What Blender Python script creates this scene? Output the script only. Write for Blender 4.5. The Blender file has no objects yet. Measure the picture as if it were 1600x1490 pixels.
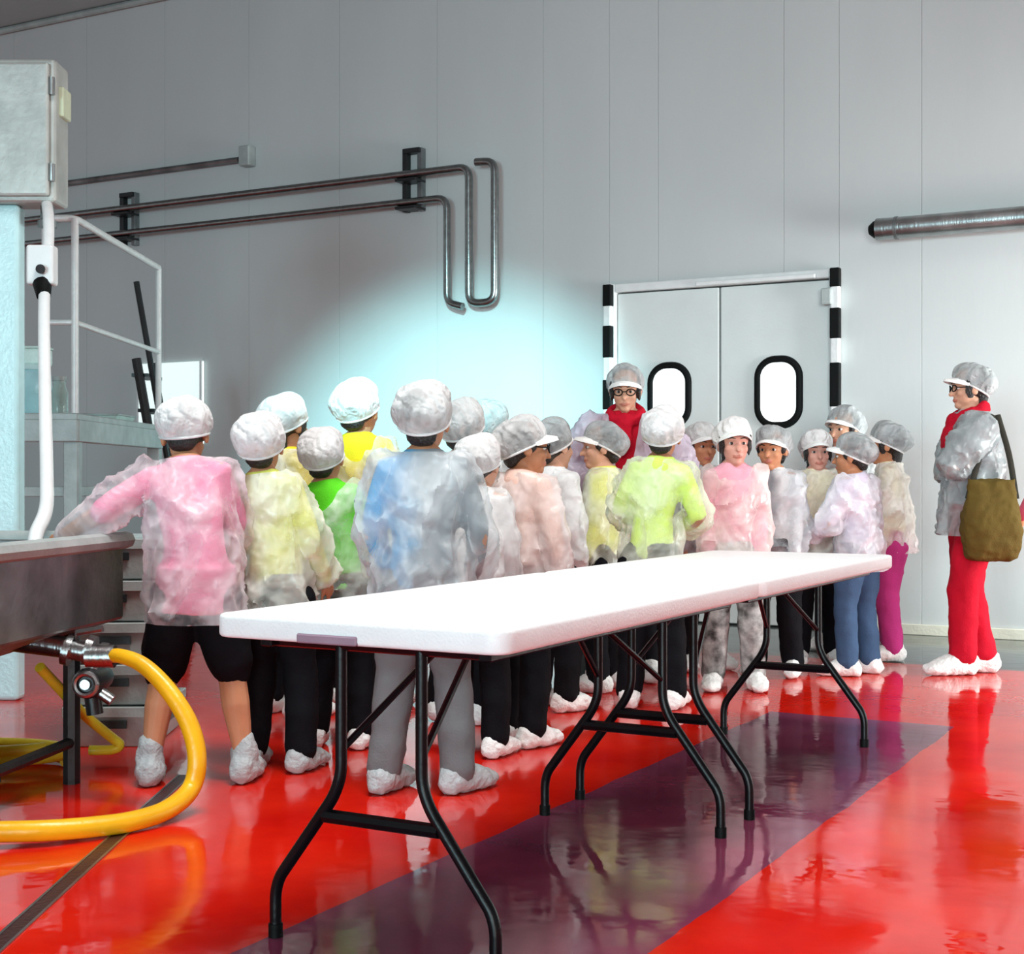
import bpy, bmesh, math, random
import numpy as np
from mathutils import Vector as V, Matrix as M, noise

sc = bpy.context.scene
C = sc.collection
PI = math.pi
random.seed(7)

# ------------------------------------------------------------------ camera, world, lights, exposure
F, CX, CY, EYE = 2230.0, 800.0, 745.0, 1.044          # focal length in px of a 1600x1490 frame, horizon row, eye height
cam = bpy.data.objects.new('camera', bpy.data.cameras.new('camera'))
C.objects.link(cam)
cam.location = (0, 0, EYE)
cam.rotation_euler = (PI/2, 0, 0)
cam.data.sensor_fit = 'HORIZONTAL'
cam.data.sensor_width = 36
cam.data.lens = 36*F/1600
sc.camera = cam

world = bpy.data.worlds.new('world')
sc.world = world
world.use_nodes = True
bg = world.node_tree.nodes['Background']
bg.inputs[0].default_value = (0.80, 0.86, 0.88, 1)
bg.inputs[1].default_value = 0.47

TH = 0.5007                                            # the hall is turned by this angle against the view
U = V((math.sin(TH), math.cos(TH), 0))                 # along the tables, towards the wall
W = V((math.cos(TH), -math.sin(TH), 0))                # along the wall, to the right


def area(name, loc, aim, sx, sy, power, col, spread=PI):
    l = bpy.data.lights.new(name, 'AREA')
    l.shape = 'RECTANGLE'; l.size = sx; l.size_y = sy; l.energy = power; l.color = col; l.spread = spread
    o = bpy.data.objects.new(name, l); C.objects.link(o)
    o.location = loc
    o.rotation_euler = (V(aim)-V(loc)).to_track_quat('-Z', 'Y').to_euler()
    return o


def spot(name, loc, aim, power, col, size, blend, radius):
    l = bpy.data.lights.new(name, 'SPOT')
    l.energy = power; l.color = col; l.spot_size = size; l.spot_blend = blend; l.shadow_soft_size = radius
    o = bpy.data.objects.new(name, l); C.objects.link(o)
    o.location = loc
    o.rotation_euler = (V(aim)-V(loc)).to_track_quat('-Z', 'Y').to_euler()
    return o


# ceiling lamps above the hall, out of frame, and daylight from a doorway behind the photographer
area('ceiling_lamp_front', (0.0, 3.6, 5.0), (0.2, 4.1, 0), 3.0, 1.2, 145, (1, 0.99, 0.97), math.radians(130))
area('ceiling_lamp_right', (3.2, 6.2, 5.0), (3.2, 6.6, 0), 3.0, 1.2, 28, (1, 0.99, 0.97), math.radians(130))
area('daylight_door', (-6.0, -10.5, 2.0), (0.5, 11.0, 1.6), 4.0, 3.4, 290, (0.58, 0.92, 1.0), math.radians(90))
area('rear_fill', (0.6, -11.0, 2.2), (2.7, 9.0, 0.5), 4.0, 3.2, 48, (0.97, 1.0, 0.98), math.radians(34))  # added narrow light from behind for the right of the wall, no opening built
area('side_fill', (6.6, 6.3, 1.1), (3.2, 9.4, 0.8), 2.2, 1.8, 225, (0.95, 1.0, 0.98), math.radians(110))  # added light that brightens the lower right wall, no opening stands here
spot('wall_glow_spot', (-0.9, 1.0, 3.7), (-0.50, 11.0, 0.92), 8600, (0.44, 0.97, 1.0), math.radians(21.5), 0.9, 0.06)  # added spot that makes the cyan glow on the wall, no window here

sc.view_settings.view_transform = 'Standard'
sc.view_settings.look = 'None'
sc.view_settings.exposure = 0.0
sc.view_settings.gamma = 1
sc.view_settings.use_curve_mapping = False
sc.cycles.transparent_max_bounces = 24


# ------------------------------------------------------------------ coordinates read off the photograph
def at(px, py, d):
    return V(((px-CX)*d/F, d, EYE+(CY-py)*d/F))


def dep(fy):
    return F*EYE/(fy-CY)


def fl(px, fy, z=0.0):
    d = dep(fy)
    return V(((px-CX)*d/F, d, z))


WA = fl(1600, 1000)                                    # a point at the wall's foot


def wt(px):                                            # wall coordinate (metres along W from WA) under column px
    k = (px-CX)/F
    return (k*WA.y-WA.x)/(W.x-k*W.y)


def wp(t, z, off=0.0):
    p = WA+W*t-U*off
    return V((p.x, p.y, z))


def wz(px, py, off=0.0):                               # height on the wall of pixel (px, py)
    t = wt(px)
    return EYE+(CY-py)*(WA.y+W.y*t)/F


# ------------------------------------------------------------------ materials
MATS = {}


def principled(name):
    m = bpy.data.materials.new(name); m.use_nodes = True
    return m, m.node_tree, m.node_tree.nodes['Principled BSDF']


def node(nt, typ, **kw):
    n = nt.nodes.new(typ)
    for k, v in kw.items():
        if k.startswith('_'):
            setattr(n, k[1:], v)
        else:
            n.inputs[k].default_value = v
    return n


def coords(nt, scale=(1, 1, 1)):
    tc = node(nt, 'ShaderNodeTexCoord')
    mp = node(nt, 'ShaderNodeMapping'); mp.inputs['Scale'].default_value = scale
    nt.links.new(tc.outputs['Object'], mp.inputs[0])
    return mp.outputs[0]


def mat(name, col, rough=0.5, metal=0.0, var=0.08, scale=12, bump=0.05, bscale=60, spec=0.5, coat=0.0, stretch=(1, 1, 1), emit=0.0):
    if name in MATS:
        return MATS[name]
    m, nt, b = principled(name)
    co = coords(nt, stretch)
    nz = node(nt, 'ShaderNodeTexNoise', Scale=scale, Detail=5.0)
    nt.links.new(co, nz.inputs['Vector'])
    rp = node(nt, 'ShaderNodeValToRGB')
    c = np.array(col[:3])
    rp.color_ramp.elements[0].position = 0.3
    rp.color_ramp.elements[1].position = 0.7
    rp.color_ramp.elements[0].color = (*np.clip(c*(1-var*1.5), 0, 1), 1)
    rp.color_ramp.elements[1].color = (*np.clip(c*(1+var), 0, 1), 1)
    nt.links.new(nz.outputs[0], rp.inputs[0])
    nt.links.new(rp.outputs[0], b.inputs['Base Color'])
    b.inputs['Roughness'].default_value = rough
    b.inputs['Metallic'].default_value = metal
    b.inputs['Specular IOR Level'].default_value = spec
    b.inputs['Coat Weight'].default_value = coat
    if bump:
        n2 = node(nt, 'ShaderNodeTexNoise', Scale=bscale, Detail=3.0)
        nt.links.new(co, n2.inputs['Vector'])
        bp = node(nt, 'ShaderNodeBump', Strength=bump*4, Distance=0.01)
        nt.links.new(n2.outputs[0], bp.inputs['Height'])
        nt.links.new(bp.outputs[0], b.inputs['Normal'])
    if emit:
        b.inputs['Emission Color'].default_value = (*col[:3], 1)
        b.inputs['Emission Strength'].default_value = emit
    MATS[name] = m
    return m


def film(name, col, opac, rough=0.27, scale=5.0, crease=9.0, bump=0.35):
    """thin translucent plastic or fleece: clings in patches, so what is beneath shows through unevenly"""
    if name in MATS:
        return MATS[name]
    m, nt, b = principled(name)
    co = coords(nt)
    b.inputs['Base Color'].default_value = (*col, 1)
    b.inputs['Roughness'].default_value = rough
    n1 = node(nt, 'ShaderNodeTexNoise', Scale=scale, Detail=3.0, Distortion=0.8)
    nt.links.new(co, n1.inputs['Vector'])
    mr = node(nt, 'ShaderNodeMapRange')
    mr.inputs['From Min'].default_value = 0.36; mr.inputs['From Max'].default_value = 0.64
    mr.inputs['To Min'].default_value = max(0.05, opac-0.28); mr.inputs['To Max'].default_value = min(1.0, opac+0.28)
    nt.links.new(n1.outputs[0], mr.inputs['Value'])
    n2 = node(nt, 'ShaderNodeTexWave', Scale=crease*.35, Distortion=9.0, Detail=3.0)
    n2.inputs['Detail Scale'].default_value = 1.6
    n2.bands_direction = 'DIAGONAL'
    nt.links.new(co, n2.inputs['Vector'])
    bp = node(nt, 'ShaderNodeBump', Strength=bump, Distance=0.03)
    nt.links.new(n2.outputs[0], bp.inputs['Height'])
    nt.links.new(bp.outputs[0], b.inputs['Normal'])
    tl = node(nt, 'ShaderNodeBsdfTranslucent', Color=(*col, 1))
    nt.links.new(bp.outputs[0], tl.inputs['Normal'])
    mx0 = node(nt, 'ShaderNodeMixShader', Fac=0.25)
    nt.links.new(b.outputs[0], mx0.inputs[1]); nt.links.new(tl.outputs[0], mx0.inputs[2])
    tr = node(nt, 'ShaderNodeBsdfTransparent')
    lwt = node(nt, 'ShaderNodeLayerWeight', Blend=0.45)
    add = node(nt, 'ShaderNodeMath', _operation='MULTIPLY_ADD')
    add.use_clamp = True
    pw = node(nt, 'ShaderNodeMath', _operation='POWER'); pw.inputs[1].default_value = 1.6
    nt.links.new(lwt.outputs['Facing'], pw.inputs[0])
    nt.links.new(pw.outputs[0], add.inputs[0]); add.inputs[1].default_value = 0.55
    nt.links.new(mr.outputs[0], add.inputs[2])
    mx = node(nt, 'ShaderNodeMixShader')
    nt.links.new(add.outputs[0], mx.inputs[0])
    nt.links.new(tr.outputs[0], mx.inputs[1]); nt.links.new(mx0.outputs[0], mx.inputs[2])
    nt.links.new(mx.outputs[0], nt.nodes['Material Output'].inputs[0])
    MATS[name] = m
    return m


def floor_mat():
    m, nt, b = principled('painted_epoxy_floor')
    tc = node(nt, 'ShaderNodeTexCoord')
    sep = node(nt, 'ShaderNodeSeparateXYZ')
    nt.links.new(tc.outputs['Object'], sep.inputs[0])

    def math_(op, a, bb):
        n = node(nt, 'ShaderNodeMath', _operation=op)
        for i, v in enumerate((a, bb)):
            if isinstance(v, (int, float)):
                n.inputs[i].default_value = v
            else:
                nt.links.new(v, n.inputs[i])
        return n.outputs[0]

    def between(val, lo, hi):
        return math_('MULTIPLY', math_('GREATER_THAN', val, lo), math_('LESS_THAN', val, hi))
    x, y = sep.outputs[0], sep.outputs[1]
    nz = node(nt, 'ShaderNodeTexNoise', Scale=1.6, Detail=6.0, Roughness=0.6)
    nt.links.new(tc.outputs['Object'], nz.inputs['Vector'])
    red = node(nt, 'ShaderNodeValToRGB')
    red.color_ramp.elements[0].color = (0.52, 0.004, 0.003, 1); red.color_ramp.elements[0].position = 0.3
    red.color_ramp.elements[1].color = (0.80, 0.022, 0.006, 1); red.color_ramp.elements[1].position = 0.7
    nt.links.new(nz.outputs[0], red.inputs[0])
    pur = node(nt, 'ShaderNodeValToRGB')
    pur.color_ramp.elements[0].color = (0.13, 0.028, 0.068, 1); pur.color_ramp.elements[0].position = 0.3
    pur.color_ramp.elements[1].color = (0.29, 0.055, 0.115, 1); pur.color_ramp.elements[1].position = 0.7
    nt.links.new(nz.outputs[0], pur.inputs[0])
    # the purple rectangle under the tables, its edge a little uneven
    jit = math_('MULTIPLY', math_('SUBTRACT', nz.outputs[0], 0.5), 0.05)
    purple_mask = math_('MULTIPLY', between(math_('ADD', x, jit), PURPLE_RECT[0], PURPLE_RECT[1]), between(math_('ADD', y, jit), PURPLE_RECT[2], PURPLE_RECT[3]))
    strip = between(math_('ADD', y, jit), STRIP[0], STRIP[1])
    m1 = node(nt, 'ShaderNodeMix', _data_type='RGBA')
    nt.links.new(purple_mask, m1.inputs[0]); nt.links.new(red.outputs[0], m1.inputs[6]); nt.links.new(pur.outputs[0], m1.inputs[7])
    m2 = node(nt, 'ShaderNodeMix', _data_type='RGBA')
    m2.inputs[7].default_value = (0.075, 0.09, 0.085, 1)
    nt.links.new(strip, m2.inputs[0]); nt.links.new(m1.outputs[2], m2.inputs[6])
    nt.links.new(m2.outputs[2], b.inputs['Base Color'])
    n3 = node(nt, 'ShaderNodeTexNoise', Scale=2.2, Detail=3.0)
    nt.links.new(tc.outputs['Object'], n3.inputs['Vector'])
    mr = node(nt, 'ShaderNodeMapRange'); mr.inputs['From Min'].default_value = .35; mr.inputs['From Max'].default_value = .65
    mr.inputs['To Min'].default_value = 0.03; mr.inputs['To Max'].default_value = 0.16
    nt.links.new(n3.outputs[0], mr.inputs['Value'])
    nt.links.new(mr.outputs[0], b.inputs['Roughness'])
    b.inputs['IOR'].default_value = 1.34
    n4 = node(nt, 'ShaderNodeTexNoise', Scale=7.0, Detail=2.0)
    nt.links.new(tc.outputs['Object'], n4.inputs['Vector'])
    bp = node(nt, 'ShaderNodeBump', Strength=0.12, Distance=0.012)
    nt.links.new(n4.outputs[0], bp.inputs['Height'])
    nt.links.new(bp.outputs[0], b.inputs['Normal'])
    return m


# ------------------------------------------------------------------ geometry helpers
class G:
    """vertex and face lists of one mesh"""
    def __init__(s):
        s.v = []; s.f = []

    def add(s, vs, fs):
        k = len(s.v)
        s.v += [tuple(p) for p in vs]
        s.f += [tuple(i+k for i in f) for f in fs]

    def rings(s, rs, cap=True):
        n = len(rs[0]); vs = [p for r in rs for p in r]; fs = []
        for i in range(len(rs)-1):
            for j in range(n):
                a, b = i*n+j, i*n+(j+1) % n
                fs.append((a, b, b+n, a+n))
        if cap:
            fs.append(tuple(reversed(range(n)))); fs.append(tuple(range((len(rs)-1)*n, len(rs)*n)))
        s.add(vs, fs)

    def tube(s, pts, rad, seg=10, rnd=False, up=None, cap=True):
        pts = [V(p) for p in pts]
        if not isinstance(rad, (list, tuple)):
            rad = [rad]*len(pts)
        rad = [r if isinstance(r, tuple) else (r, r) for r in rad]
        if rnd:
            d0 = (pts[0]-pts[1]).normalized(); d1 = (pts[-1]-pts[-2]).normalized()
            r0, r1 = rad[0], rad[-1]; m0, m1 = min(r0), min(r1)
            q = lambda r, k: (r[0]*k, r[1]*k)
            pts = [pts[0]+d0*m0*.98, pts[0]+d0*m0*.8]+pts+[pts[-1]+d1*m1*.8, pts[-1]+d1*m1*.98]
            rad = [q(r0, .2), q(r0, .6)]+rad+[q(r1, .6), q(r1, .2)]
        n = len(pts)
        tg = []
        for i in range(n):
            a = pts[max(i-1, 0)]; b = pts[min(i+1, n-1)]
            t = (b-a)
            tg.append(t.normalized() if t.length > 1e-9 else V((0, 0, 1)))
        x = V(up) if up else (V((0, 0, 1)) if abs(tg[0].z) < .9 else V((0, 1, 0)))
        x = x-tg[0]*x.dot(tg[0]); x.normalize()
        rs = []
        for i in range(n):
            x = x-tg[i]*x.dot(tg[i]); x.normalize()
            y = tg[i].cross(x)
            rs.append([pts[i]+x*(math.cos(a)*rad[i][0])+y*(math.sin(a)*rad[i][1]) for a in [2*PI*k/seg for k in range(seg)]])
        s.rings(rs, cap)

    def ell(s, c, r, R=None, seg=14, rows=9):
        c = V(c); rs = []
        for i in range(1, rows):
            a = PI*i/rows
            ring = []
            for j in range(seg):
                b = 2*PI*j/seg
                p = V((r[0]*math.sin(a)*math.cos(b), r[1]*math.sin(a)*math.sin(b), -r[2]*math.cos(a)))
                ring.append(c+(R @ p if R else p))
            rs.append(ring)
        s.rings(rs)

    def box(s, c, size, R=None):
        c = V(c); x, y, z = [k/2 for k in size]
        vs = [V(p) for p in ((-x, -y, -z), (x, -y, -z), (x, y, -z), (-x, y, -z), (-x, -y, z), (x, -y, z), (x, y, z), (-x, y, z))]
        s.add([c+(R @ p if R else p) for p in vs],
              [(0, 3, 2, 1), (4, 5, 6, 7), (0, 1, 5, 4), (1, 2, 6, 5), (2, 3, 7, 6), (3, 0, 4, 7)])

    def prism(s, outline, z0, z1, T=None):
        f = lambda p: (T @ V(p)) if T else V(p)
        s.rings([[f((x, y, z0)) for x, y in outline], [f((x, y, z1)) for x, y in outline]])


def build(name, g, m, parent=None, smooth=True, bevel=0.0, segs=2):
    me = bpy.data.meshes.new(name)
    me.from_pydata(g.v, [], g.f)
    bm = bmesh.new(); bm.from_mesh(me)
    bmesh.ops.recalc_face_normals(bm, faces=bm.faces)
    if bevel:
        ed = [e for e in bm.edges if len(e.link_faces) == 2 and e.calc_face_angle(0) > .7]
        bmesh.ops.bevel(bm, geom=ed, offset=bevel, segments=segs, affect='EDGES', profile=.5, clamp_overlap=True)
    bm.to_mesh(me); bm.free()
    return link(name, me, m, parent, smooth)


def link(name, me, m, parent=None, smooth=True):
    me.name = name
    if not me.materials:
        me.materials.append(m)
    if smooth:
        me.polygons.foreach_set('use_smooth', [True]*len(me.polygons))
        me.set_sharp_from_angle(angle=math.radians(42))
    o = bpy.data.objects.new(name, me); C.objects.link(o)
    if parent:
        o.parent = parent
    return o


def tag(o, label, cat, group=None):
    o['label'] = label; o['category'] = cat
    if group:
        o['group'] = group
    return o


def thing(name, label, cat, loc=(0, 0, 0), rz=0.0, group=None):
    o = bpy.data.objects.new(name, None); C.objects.link(o)
    o.location = loc; o.rotation_euler = (0, 0, rz); o.empty_display_size = .1
    return tag(o, label, cat, group)


def struct(o):
    o['kind'] = 'structure'
    return o


def catmull(pts, n=8):
    pts = [V(p) for p in pts]; P = [pts[0]*2-pts[1]]+pts+[pts[-1]*2-pts[-2]]; out = []
    for i in range(1, len(P)-2):
        a, b, c, d = P[i-1:i+3]
        for k in range(n):
            t = k/n
            out.append(.5*((2*b)+(c-a)*t+(2*a-5*b+4*c-d)*t*t+(3*b-a-3*c+d)*t**3))
    return out+[pts[-1]]


def bend(pts, r, n=5):
    """polyline with rounded corners"""
    pts = [V(p) for p in pts]; out = [pts[0]]
    for i in range(1, len(pts)-1):
        a, b, c = pts[i-1], pts[i], pts[i+1]
        k = min(r, (a-b).length*.48, (c-b).length*.48)
        p, q = b+(a-b).normalized()*k, b+(c-b).normalized()*k
        for j in range(n+1):
            t = j/n
            out.append(p*(1-t)**2+b*2*t*(1-t)+q*t*t)
    return out+[pts[-1]]


def rrect(w, h, r, n=5):
    out = []
    for cx, cy, a0 in ((w/2-r, h/2-r, 0), (-w/2+r, h/2-r, PI/2), (-w/2+r, -h/2+r, PI), (w/2-r, -h/2+r, 1.5*PI)):
        for k in range(n+1):
            a = a0+PI/2*k/n
            out.append((cx+r*math.cos(a), cy+r*math.sin(a)))
    return out


TEX = {}


def clouds(size, depth=2):
    k = (size, depth)
    if k not in TEX and depth == 'folds':
        t = bpy.data.textures.new('creases', 'MARBLE'); t.noise_scale = size; t.turbulence = 14; t.marble_type = 'SHARP'; t.noise_depth = 1
        TEX[k] = t
    if k not in TEX:
        t = bpy.data.textures.new('folds', 'CLOUDS'); t.noise_scale = size; t.noise_depth = depth
        TEX[k] = t
    return TEX[k]


def remesh(g, voxel, smooth=3, disp=(), dec=None, mid=.5):
    me = bpy.data.meshes.new('tmp'); me.from_pydata(g.v, [], g.f)
    bm = bmesh.new(); bm.from_mesh(me); bmesh.ops.recalc_face_normals(bm, faces=bm.faces); bm.to_mesh(me); bm.free()
    o = bpy.data.objects.new('tmp', me); C.objects.link(o)
    r = o.modifiers.new('r', 'REMESH'); r.mode = 'VOXEL'; r.voxel_size = voxel
    if smooth:
        s = o.modifiers.new('s', 'SMOOTH'); s.iterations = smooth; s.factor = .5
    for size, st in disp:
        d = o.modifiers.new('d', 'DISPLACE'); d.texture = clouds(abs(size), 'folds' if size < 0 else 2); d.strength = st; d.mid_level = mid
        d.texture_coords = 'LOCAL'
    if dec:
        d = o.modifiers.new('c', 'DECIMATE'); d.ratio = dec
    dg = bpy.context.evaluated_depsgraph_get()
    out = bpy.data.meshes.new_from_object(o.evaluated_get(dg))
    bpy.data.objects.remove(o); bpy.data.meshes.remove(me)
    return out


def folds(me, seed):
    """narrow pulled creases standing out of the thin plastic, longer than wide"""
    nz = noise.noise
    co = []
    for v in me.vertices:
        p, n = v.co, v.normal
        a = .5*nz((p.x*3+seed, p.y*3, p.z*2))
        q = V((p.x*8+a*3, p.y*8-seed, (p.z*.42+p.x*.30)*8+a*2))
        h = max(0, 1-abs(nz(q))*3.0)**2*.021
        q = V((p.x*17-p.z*6, p.y*17+seed, p.z*8+p.x*6+a*4))
        h += max(0, 1-abs(nz(q))*2.6)**2*.010
        co.append(p+n*h)
    for v, c in zip(me.vertices, co):
        v.co = c


def cut(me, test, planes=()):
    """open the garment: split along the planes, drop the faces that test true, even out the cut edge"""
    bm = bmesh.new(); bm.from_mesh(me)
    for co, no in planes:
        bmesh.ops.bisect_plane(bm, geom=bm.verts[:]+bm.edges[:]+bm.faces[:], plane_co=co, plane_no=no, dist=1e-5)
    bm.normal_update()
    dead = [f for f in bm.faces if test(f.calc_center_median(), f.normal)]
    bmesh.ops.delete(bm, geom=dead, context='FACES')
    for _ in range(8):
        new = {}
        for v in bm.verts:
            if v.is_boundary:
                nb = [e.other_vert(v) for e in v.link_edges if e.is_boundary]
                if len(nb) == 2:
                    new[v] = v.co*.5+(nb[0].co+nb[1].co)*.25
        for v, c in new.items():
            v.co = c
    bm.to_mesh(me); bm.free()


# ------------------------------------------------------------------ materials used in several places
STEEL = mat('brushed_steel', (0.42, 0.44, 0.44), .32, 1.0, .18, 6, .04, 90, stretch=(1, 1, .2))
DULL_STEEL = mat('dull_steel', (0.24, 0.26, 0.265), .42, .85, .3, 5, .05, 40)
GALV = mat('galvanised_pipe', (0.30, 0.32, 0.32), .28, 1.0, .15, 20, .02)
GREY_PAINT = mat('grey_painted_metal', (0.40, 0.45, 0.44), .5, .1, .12, 8, .05, 50)
DARK_METAL = mat('dark_metal', (0.02, 0.022, 0.024), .4, .3, .2, 10, .03)
BLACK = mat('black_tube', (0.003, 0.003, 0.004), .35, 0, .2, 10, .02, spec=.22)
WHITE_PLASTIC = mat('white_table_plastic', (0.88, 0.89, 0.90), .42, 0, .02, 20, .05, 160)
WHITE_PAINT = mat('white_paint', (0.80, 0.82, 0.82), .4, 0, .04, 10, .03)
WALL = mat('insulated_wall_panel', (0.58, 0.61, 0.61), .45, .0, .03, 1.2, .02, 30, stretch=(1, 1, .3))
CEIL = mat('ceiling_panel', (0.38, 0.42, 0.42), .6, 0, .04, 2, .02)
RUBBER = mat('black_rubber', (0.003, 0.0035, 0.0035), .55, 0, .1, 20, .03, spec=.15)
YELLOW = mat('yellow_hose_rubber', (0.90, 0.47, 0.008), .32, 0, .07, 9, .04, 40)
PURPLE_RECT = (-2.105, -1.195, 1.0, 6.02)
STRIP = (8.02, 12.0)

# ------------------------------------------------------------------ the setting
g = G(); g.add([(-18, -14, 0), (9, -14, 0), (9, 12.5, 0), (-18, 12.5, 0), (-18, -14, -.1), (9, -14, -.1), (9, 12.5, -.1), (-18, 12.5, -.1)],
               [(0, 1, 2, 3), (7, 6, 5, 4), (0, 4, 5, 1), (1, 5, 6, 2), (2, 6, 7, 3), (3, 7, 4, 0)])
lu = V((U.x, U.y, 0)); lw = V((W.x, W.y, 0))
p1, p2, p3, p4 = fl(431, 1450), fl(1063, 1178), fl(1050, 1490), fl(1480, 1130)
PURPLE_RECT = (0.5*(p1.dot(W)+p2.dot(W)), 0.5*(p3.dot(W)+p4.dot(W)), 0.5, 0.5*(fl(1180, 1115).dot(U)+fl(1480, 1128).dot(U)))
STRIP = (fl(1500, 1042).dot(U), 20)
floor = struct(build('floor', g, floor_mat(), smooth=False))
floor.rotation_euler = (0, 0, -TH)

WALL_U = WA.dot(U)
CEIL_Z = wz(60, 34)
wall = bpy.data.objects.new('wall_back', None); C.objects.link(wall); struct(wall)
PW = (wt(1440)-wt(683))/4
door_l, door_r = wt(952), wt(1311)
DOOR_H = wz(1308, 420)
RW = M.Rotation(-TH, 3, 'Z')


def wall_panel(t0, t1, z0, z1):
    gg = G(); gg.box(wp((t0+t1)/2, (z0+z1)/2, -.06), (t1-t0-.002, .12, z1-z0), RW)
    build('panel', gg, WALL, wall, False, .0015, 1)


edges = [wt(1440)+PW*k for k in range(-11, 3)]
for a, b in zip(edges[:-1], edges[1:]):
    if b <= door_l or a >= door_r:
        wall_panel(a, b, 0, CEIL_Z)
    else:
        if a < door_l: wall_panel(a, door_l, 0, CEIL_Z)
        if b > door_r: wall_panel(door_r, b, 0, CEIL_Z)
        wall_panel(max(a, door_l), min(b, door_r), DOOR_H, CEIL_Z)
g = G(); g.box(wp(-4, CEIL_Z/2, -.14), (17, .03, CEIL_Z), RW)
build('backing', g, WALL, wall, False)

g = G(); g.box(V((U.x*(WALL_U-6.5), U.y*(WALL_U-6.5), CEIL_Z+.05))+W*-2.5, (22, 13.2, .1), RW)
struct(build('ceiling', g, CEIL, None, False))
g = G(); g.tube([wp(wt(-40), CEIL_Z-.03, .035), wp(3, CEIL_Z-.03, .035)], .03, 8)
struct(build('trim_1', g, GREY_PAINT))
g = G()
g.box(wp((door_l-12.5)/2+.0, .035, .012), (door_l+12.5, .024, .07), RW)
g.box(wp((door_r+2.2)/2, .035, .012), (2.2-door_r, .024, .07), RW)
struct(build('baseboard_back', g, mat('cream_baseboard', (.75, .74, .62), .5, 0, .05), None, False, .004, 1))

# swing door
dr = bpy.data.objects.new('door_1', None); C.objects.link(dr); struct(dr)
dr.location = wp((door_l+door_r)/2, 0); dr.rotation_euler = (0, 0, -TH)
DW = door_r-door_l
LEAF = mat('door_leaf_panel', (0.72, 0.77, 0.76), .4, 0, .03, 3, .02)
g = G()
for sx in (-1, 1):
    g.box((sx*(DW/2-.03), .03, DOOR_H/2), (.06, .13, DOOR_H))
g.box((0, .03, DOOR_H-.03), (DW-.12, .13, .06))
build('frame', g, WHITE_PAINT, dr, False, .006, 1)
g = G(); g.box((.28, -.055, DOOR_H-.045), (DW-.85, .04, .03))
build('header_rail', g, WHITE_PAINT, dr, False, .008, 2)
OPAL = mat('lit_window_pane', (0.9, 0.95, 0.96), .15, 0, .01, 3, 0, emit=.75)
for sx, pxl, pxr in ((-1, 1012, 1080), (1, 1179, 1254)):
    lw_ = DW/2-.065
    g = G(); g.box((sx*(lw_/2+.003), .03, (DOOR_H-.07)/2+.005), (lw_-.006, .05, DOOR_H-.08))
    leaf = build('leaf', g, LEAF, dr, False, .008, 2)
    tc = (wt(pxl)+wt(pxr))/2-(door_l+door_r)/2
    z1, z0 = wz((pxl+pxr)/2, 556 if sx > 0 else 566), wz((pxl+pxr)/2, 669)
    ww, hh = wt(pxr)-wt(pxl), z1-z0
    T = M.Translation((tc, .0, (z0+z1)/2)) @ M.Rotation(PI/2, 4, 'X')
    ol = rrect(ww-.045, hh-.045, .125, 8)
    gg = G(); path = [T @ V((x, y, .0)) for x, y in ol]
    n = len(path); R_ = .026
    rs = []
    for i in range(n):
        a, b, c = path[i-1], path[i], path[(i+1) % n]
        t = (c-a).normalized(); nn = V((0, -1, 0)); y = t.cross(nn)
        rs.append([b+nn*(math.cos(k*PI/4)*.022)+y*(math.sin(k*PI/4)*R_) for k in range(8)])
    rs.append(rs[0]); gg.rings(rs, False)
    build('window_gasket', gg, RUBBER, leaf)
    gg = G(); gg.prism(rrect(ww-.05, hh-.05, .12, 8), .0, .008, T)
    build('pane', gg, OPAL, leaf)
STRIPE_W = mat('white_stripe', (.78, .8, .8), .4)
for px, sg in ((955, [(446, 480), (510, 560)]), (1309, [(420, 450), (482, 530), (567, 636)])):
    t = wt(px)-(door_l+door_r)/2
    g = G(); g.box((t, -.055, DOOR_H/2), (.062, .05, DOOR_H))
    post = build('striped_post', g, STRIPE_W, dr, False, .01, 2)
    zs = [(wz(px, a), wz(px, b)) for a, b in sg]
    z = zs[-1][1]-.16
    while z > .3:
        zs.append((z, z-.22)); z -= .4
    for a, b in zs:
        g = G(); g.box((t, -.056, (a+b)/2), (.068, .056, a-b))
        build('black_stripe', g, RUBBER, post, False, .008, 2)
g = G(); g.box((wt(1297)-(door_l+door_r)/2, -.08, wz(1297, 465)), (.07, .05, .11))
build('door_closer', g, GREY_PAINT, dr, False, .008, 2)

# floor drain channel
a, b = fl(-5, 1478), fl(262, 1236)
drn = thing('floor_drain', 'narrow steel drain channel running across the red floor under the yellow hose', 'drain', (a+b)/2)
dv = (b-a).normalized(); ang = math.atan2(-dv.x, dv.y); L = (b-a).length+.5
Rd = M.Rotation(ang, 3, 'Z')
for sx in (-1, 1):
    g = G(); g.box(Rd @ V((sx*.022, 0, .002)), (.007, L, .004), Rd)
    build('edge_rail', g, STEEL, drn, False)
g = G(); g.box(Rd @ V((0, 0, .0015)), (.036, L, .003), Rd)
build('grate', g, mat('drain_grate', (.07, .02, .02), .35, .4), drn, False)

# ------------------------------------------------------------------ pipes and fittings on the wall
PO = .13


def px_wall(px, py, off=PO):
    return wp(wt(px), wz(px, py), off)


def bracket(parent, t, z0, z1, clamps, wide=.05):
    g = G(); g.box(wp(t, (z0+z1)/2, .03), (wide, .06, z1-z0), RW)
    br = build('bracket', g, DULL_STEEL, parent, False, .004, 1)
    for z in clamps:
        g = G(); g.box(wp(t, z, .105), (wide*.8, .13, .025), RW)
        g.tube([wp(t-.025, z, PO), wp(t+.025, z, PO)], .05, 10)
        build('clamp', g, DARK_METAL, br, True)


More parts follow.
